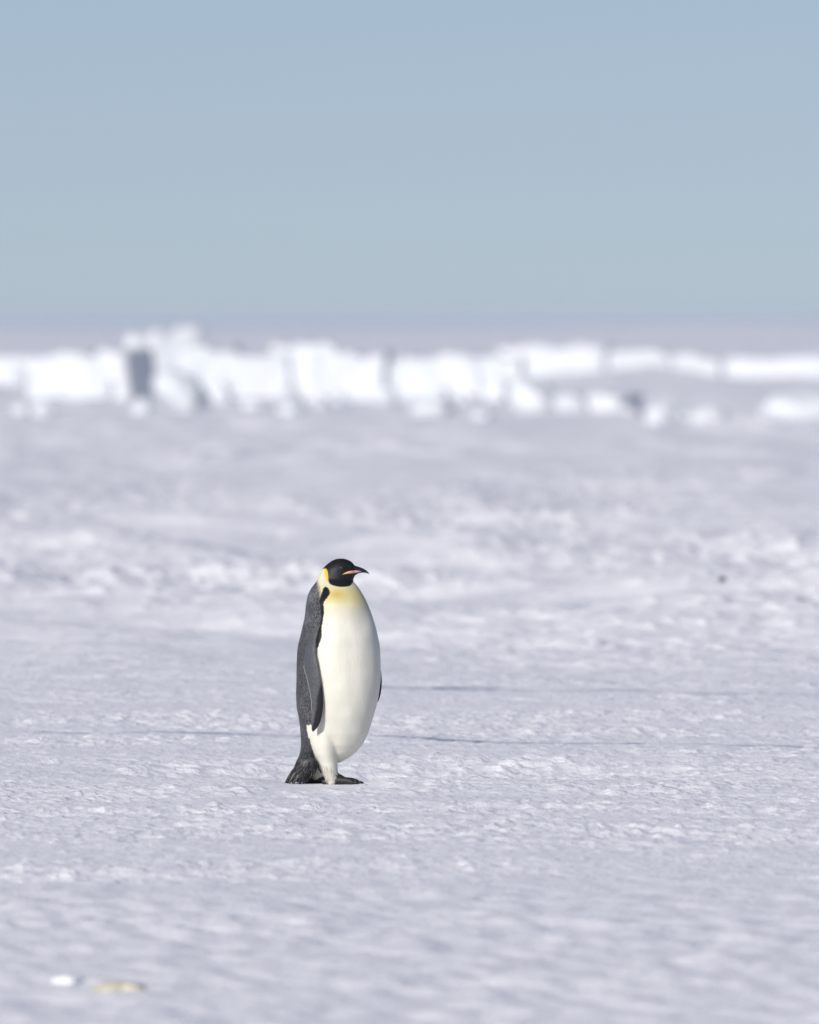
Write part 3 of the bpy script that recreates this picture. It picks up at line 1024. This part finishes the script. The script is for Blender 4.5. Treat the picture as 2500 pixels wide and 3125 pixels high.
G1 = 'blocks of the broken ice wall'
G2 = 'loose ice chunks before the wall'
W, C = 'slab', 'chunk'
blocks = [
    ('ice_slab', 'low white ice slab ending the wall beside the dark-sided block run', 'ice slab', -620, 60, 1072, 1182, W, 1, 0, -.1, None, 1078, G1),
    ('ice_block', 'rounded white ice block leaning on the dark-sided ice pillar', 'ice block', 135, 320, 1062, 1212, W, 2, 0.05, -.15, None, 1056, G1),
    ('ice_pillar', 'tall ice pillar showing a blue shaded side', 'ice block', 335, 435, 1044, 1214, W, 3, -0.16, -.5, 1.8, 1052, G1),
    ('ice_block', 'small snow-capped ice block perched behind the shaded pillar', 'ice block', 372, 452, 1018, 1185, C, 4, 0, 0, None, None, G1),
    ('ice_slab', 'upturned ice slab, highest point of the ice wall', 'ice slab', 445, 570, 1004, 1190, W, 5, 0.35, .25, 0.5, 985, G1),
    ('ice_boulder', 'big bright ice boulder resting before the upturned slab', 'ice boulder', 462, 632, 1128, 1262, C, 6, -0.45, 0, None, None, G2),
    ('ice_chunk', 'small white ice chunk beside the big bright boulder', 'ice chunk', 400, 466, 1216, 1276, C, 7, 0, 0, None, None, G2),
    ('ice_chunk', 'bright ice chunk of the pair before the low slab', 'ice chunk', 90, 164, 1220, 1272, C, 8, 0, 0, None, None, G2),
    ('ice_chunk', 'dimmer flat ice chunk of the pair before the low slab', 'ice chunk', 34, 92, 1230, 1268, C, 9, 0, 0, None, None, G2),
    ('ice_slab', 'pale blue-white wall slab right behind the big bright boulder', 'ice slab', 572, 700, 1056, 1228, W, 10, 0, -.06, None, 1056, G1),
    ('ice_slab', 'broad bluish wall slab with a dark notch at its foot', 'ice slab', 694, 862, 1058, 1222, W, 11, 0, -.02, None, 1050, G1),
    ('ice_slab', 'narrow bright upright wall slab next to the peaked slab', 'ice slab', 858, 955, 1052, 1232, W, 12, 0, -.1, None, 1046, G1),
    ('ice_slab', 'peaked wall slab where the wall top steps down', 'ice slab', 945, 1020, 1040, 1224, W, 13, 0, .03, None, 1046, G1),
    ('ice_slab', 'bright wall slab just below the step in the wall top', 'ice slab', 1016, 1158, 1078, 1222, W, 14, 0, -.08, None, 1076, G1),
    ('ice_slab', 'low-topped wall slab between two bright wall slabs', 'ice slab', 1150, 1275, 1078, 1216, W, 15, 0, .02, None, 1078, G1),
    ('ice_slab', 'long bright wall slab, brightest stretch of the wall', 'ice slab', 1262, 1440, 1072, 1214, W, 16, 0, -.05, None, 1068, G1),
    ('ice_slab', 'bright wall slab ending at the pale blue gap', 'ice slab', 1434, 1572, 1070, 1204, W, 17, 0, -.04, None, 1068, G1),
    ('ice_slab', 'long set-back slab past the pale blue gap', 'ice slab', 1570, 1810, 1046, 1160, W, 18, 0, -.06, 2.0, 1046, G1),
    ('ice_slab', 'bluish tapering slab continuing the set-back slab', 'ice slab', 1790, 2010, 1050, 1160, W, 19, 0, -.02, 2.0, 1066, G1),
    ('ice_slab', 'low slab half buried behind a drift past the tapering slab', 'ice slab', 1990, 2170, 1068, 1160, W, 20, 0, -.03, 2.0, 1084, G1),
    ('ice_slab', 'low far ice slab past the gap in the wall', 'ice slab', 2190, 2400, 1092, 1152, C, 21, 0, -.1, None, None, G1),
    ('ice_slab', 'long far ice slab running out beyond the gap', 'ice slab', 2370, 3100, 1084, 1164, W, 22, 0, -.1, None, 1082, G1),
    ('ice_boulder', 'sloping snow-covered boulder below the pale blue gap', 'ice boulder', 1545, 1720, 1150, 1272, C, 23, -0.3, 0, None, None, G2),
    ('ice_boulder', 'dim rounded boulder beside the sloping snow-covered one', 'ice boulder', 1690, 1795, 1196, 1274, C, 24, -0.2, 0, None, None, G2),
    ('ice_chunk', 'upright ice chunk with a dark blue shaded side', 'ice chunk', 1825, 1932, 1185, 1272, W, 25, 0.15, -.5, 1.1, 1195, G2),
    ('ice_chunk', 'pointed white ice chunk, brighter of the pair past the shaded chunk', 'ice chunk', 1972, 2080, 1214, 1300, C, 26, 0.25, 0, None, None, G2),
    ('ice_chunk', 'wide low ice chunk with flat top past the pointed chunk', 'ice chunk', 2105, 2226, 1230, 1298, C, 27, 0.1, 0, None, None, G2),
    ('ice_boulder', 'large low mound of ice past the flat-topped chunk', 'ice boulder', 2310, 2640, 1188, 1292, C, 28, 0, 0, None, None, G2),
    ('ice_chunk', 'long low ice chunk at the foot of the brightest wall stretch', 'ice chunk', 1245, 1392, 1215, 1274, C, 29, 0, 0, None, None, G2),
    ('ice_chunk', 'small ice chunk alone on snow before the wall end', 'ice chunk', 1440, 1506, 1250, 1288, C, 30, 0, 0, None, None, G2),
    ('ice_chunk', 'low ice chunk at the foot of the narrow upright slab', 'ice chunk', 848, 930, 1228, 1282, C, 31, 0, 0, None, None, G2),
    ('ice_chunk', 'tiny ice chunk next to the dark notch', 'ice chunk', 735, 800, 1215, 1262, C, 32, 0, 0, None, None, G2),
]
rr = random.Random(21)
rubble = [(850, 925, 1175, 1236, 'ice chunk wedged against the narrow bright upright slab'), (1150, 1215, 1170, 1236, 'ice chunk plugging the seam beside the low-topped wall slab'),
          (1005, 1060, 1180, 1234, 'ice chunk at the step below the peaked wall slab'), (640, 705, 1160, 1240, 'ice chunk between the big boulder and the dark notch'),
          (1320, 1375, 1180, 1232, 'ice chunk leaning on the brightest wall stretch'), (1480, 1560, 1150, 1232, 'wide ice chunk leaning where the bright wall ends'),
          (300, 350, 1150, 1222, 'ice chunk at the sunlit foot of the blue-sided pillar'), (560, 615, 1120, 1226, 'tall ice chunk directly behind the big bright boulder'),
          (1790, 1850, 1190, 1262, 'ice chunk between the dim boulder and the dark-sided chunk'), (20, 80, 1110, 1190, 'ice chunk leaning on the low end slab of the wall'),
          (1400, 1440, 1190, 1240, 'little ice chunk between the long low chunk and the wall end'), (960, 1010, 1205, 1246, 'little ice chunk at the foot of the peaked slab'),
          (2060, 2120, 1240, 1290, 'ice chunk filling the gap between pointed and flat-topped chunks'), (1890, 1950, 1235, 1282, 'ice chunk in the shade of the dark-sided upright chunk'),
          (2240, 2290, 1262, 1292, 'little ice chunk between the flat-topped chunk and the large mound')]
for i_, (a_, b2_, t_, s_, l_) in enumerate(rubble):
    blocks.append(('ice_chunk', l_, 'ice chunk', a_, b2_, t_, s_, C, 40 + i_, rr.uniform(-.3, .3), 0, None, None, 'ice rubble along the wall foot'))
for (nm, lb, ct, a, b_, tp, bs, kd, sd, ln, tn, dpth, tp2, gp) in blocks:
    ice_block(nm, lb, ct, a, b_, tp, bs, kd, sd, ln, tn, dpth, 0.0, tp2, 1220 + 0.03 * (sd % 3) if 10 <= sd <= 17 else 1160 if 18 <= sd <= 20 else None, gp)


# ------------------------------------------------------------------ small things lying on the snow
def lump(name, label, cat, px, py, wd, dp, ht, mat, seed):
    rnd = random.Random(seed)
    x, d = ground_at(px, py)
    if d > 90:      # rest it on a crest of the rough snow near that distance, where it can be seen
        ys = np.arange(70, d + 25, 0.06)
        xs = (px - 1250) * ys / FPX
        zs = height(xs, ys, np.full(ys.shape, 0.05))
        el = (zs - CAMH) / ys
        top = np.concatenate([[-9], np.maximum.accumulate(el)[:-1]])
        ok = np.where(el >= top)[0]
        d = float(ys[ok[np.argmin(np.abs(HZ - el[ok] * FPX - py))]])
        x = (px - 1250) * d / FPX
    bm = bmesh.new()
    bmesh.ops.create_icosphere(bm, subdivisions=3, radius=1.0)
    planes = [(Vector((rnd.gauss(0, 1), rnd.gauss(0, 1), rnd.gauss(0, 1))).normalized(), rnd.uniform(.65, .9)) for _ in range(9)]
    for v in bm.verts:
        p = v.co.copy()
        for nn, h in planes:
            e = p.dot(nn) - h
            if e > 0: p -= nn * e * 0.8
        p *= 1 + 0.16 * math.sin(p.x * 5 + seed) * math.sin(p.y * 4.3 + 2 * seed) + 0.08 * math.sin(p.x * 11 + p.z * 9)
        v.co = Vector((p.x * wd / 2, p.y * dp / 2, p.z * ht * 0.62 + ht * 0.4))
    me = bpy.data.meshes.new(name); bm.to_mesh(me); bm.free()
    me.polygons.foreach_set('use_smooth', np.ones(len(me.polygons), bool))
    o = link(name, me, mat)
    o.location = (x, d, hgt(x, d) - 0.014)
    return tag(o, label, cat)


lump('stained_snow_lump', 'yellow stained lump of snow casting a blue shadow', 'snow lump', 370, 3020, .16, .2, .036, M_STAIN, 1)
lump('snow_lump', 'small white snow lump near the yellow stained one', 'snow lump', 208, 2990, .10, .14, .034, M_SNOW, 2)
lump('dark_stone', 'small dark lump lying alone on far snow', 'stone', 2205, 1776, .055, .05, .05, M_DARK, 3)


def sliver(name, label, pts, wpx):
    """thin dark strip laid on the snow in front of the penguin's toes"""
    bm = bmesh.new()
    rows = []
    for i, (px, py) in enumerate(pts):
        x, d = ground_at(px, py)
        z = hgt(x, d)
        wv = wpx * (0.3 if i in (0, len(pts) - 1) else 1)
        rows.append([bm.verts.new((x, d - wv, z - .001)), bm.verts.new((x, d, z + .0014)), bm.verts.new((x, d + wv, z + .0005)), bm.verts.new((x, d, z - .004))])
    for a, b in zip(rows[:-1], rows[1:]):
        for k in range(4):
            bm.faces.new((a[k], a[(k + 1) % 4], b[(k + 1) % 4], b[k]))
    bm.faces.new(rows[0][::-1]); bm.faces.new(rows[-1])
    bmesh.ops.recalc_face_normals(bm, faces=bm.faces)
    me = bpy.data.meshes.new(name); bm.to_mesh(me); bm.free()
    return tag(link(name, me, M_DARK), label, 'debris')


sliver('dark_sliver', 'thin dark sliver on the snow ahead of the toes', [(1147, 2407), (1158, 2406), (1170, 2407), (1186, 2406), (1206, 2408)], 0.03)
sliver('dark_crumb', 'tiny dark crumb on snow between toes and dark sliver', [(1113, 2402), (1117, 2402), (1122, 2402)], 0.03)

# ------------------------------------------------------------------ haze
USE_HAZE = True
if USE_HAZE:
    bm = bmesh.new()
    bmesh.ops.create_cube(bm, size=1.0)
    for v in bm.verts:
        v.co = Vector((v.co.x * 34000, v.co.y * 17000 + 8000 - 50 + 0.0, (v.co.z + 0.5) * 8.0 - 1.6))
    me = bpy.data.meshes.new('haze'); bm.to_mesh(me); bm.free()
    hm = bpy.data.materials.new('haze air'); hm.use_nodes = True
    t = hm.node_tree; t.nodes.clear()
    o_ = t.nodes.new('ShaderNodeOutputMaterial'); v_ = t.nodes.new('ShaderNodeVolumePrincipled')
    v_.inputs['Color'].default_value = (0.60, 0.66, 0.78, 1)
    v_.inputs['Density'].default_value = 0.5 / 5500
    v_.inputs['Anisotropy'].default_value = 0.0
    t.links.new(v_.outputs['Volume'], o_.inputs['Volume'])
    hz = link('haze', me, hm)
    tag(hz, 'thin cold haze over the ice', None, None, 'stuff')
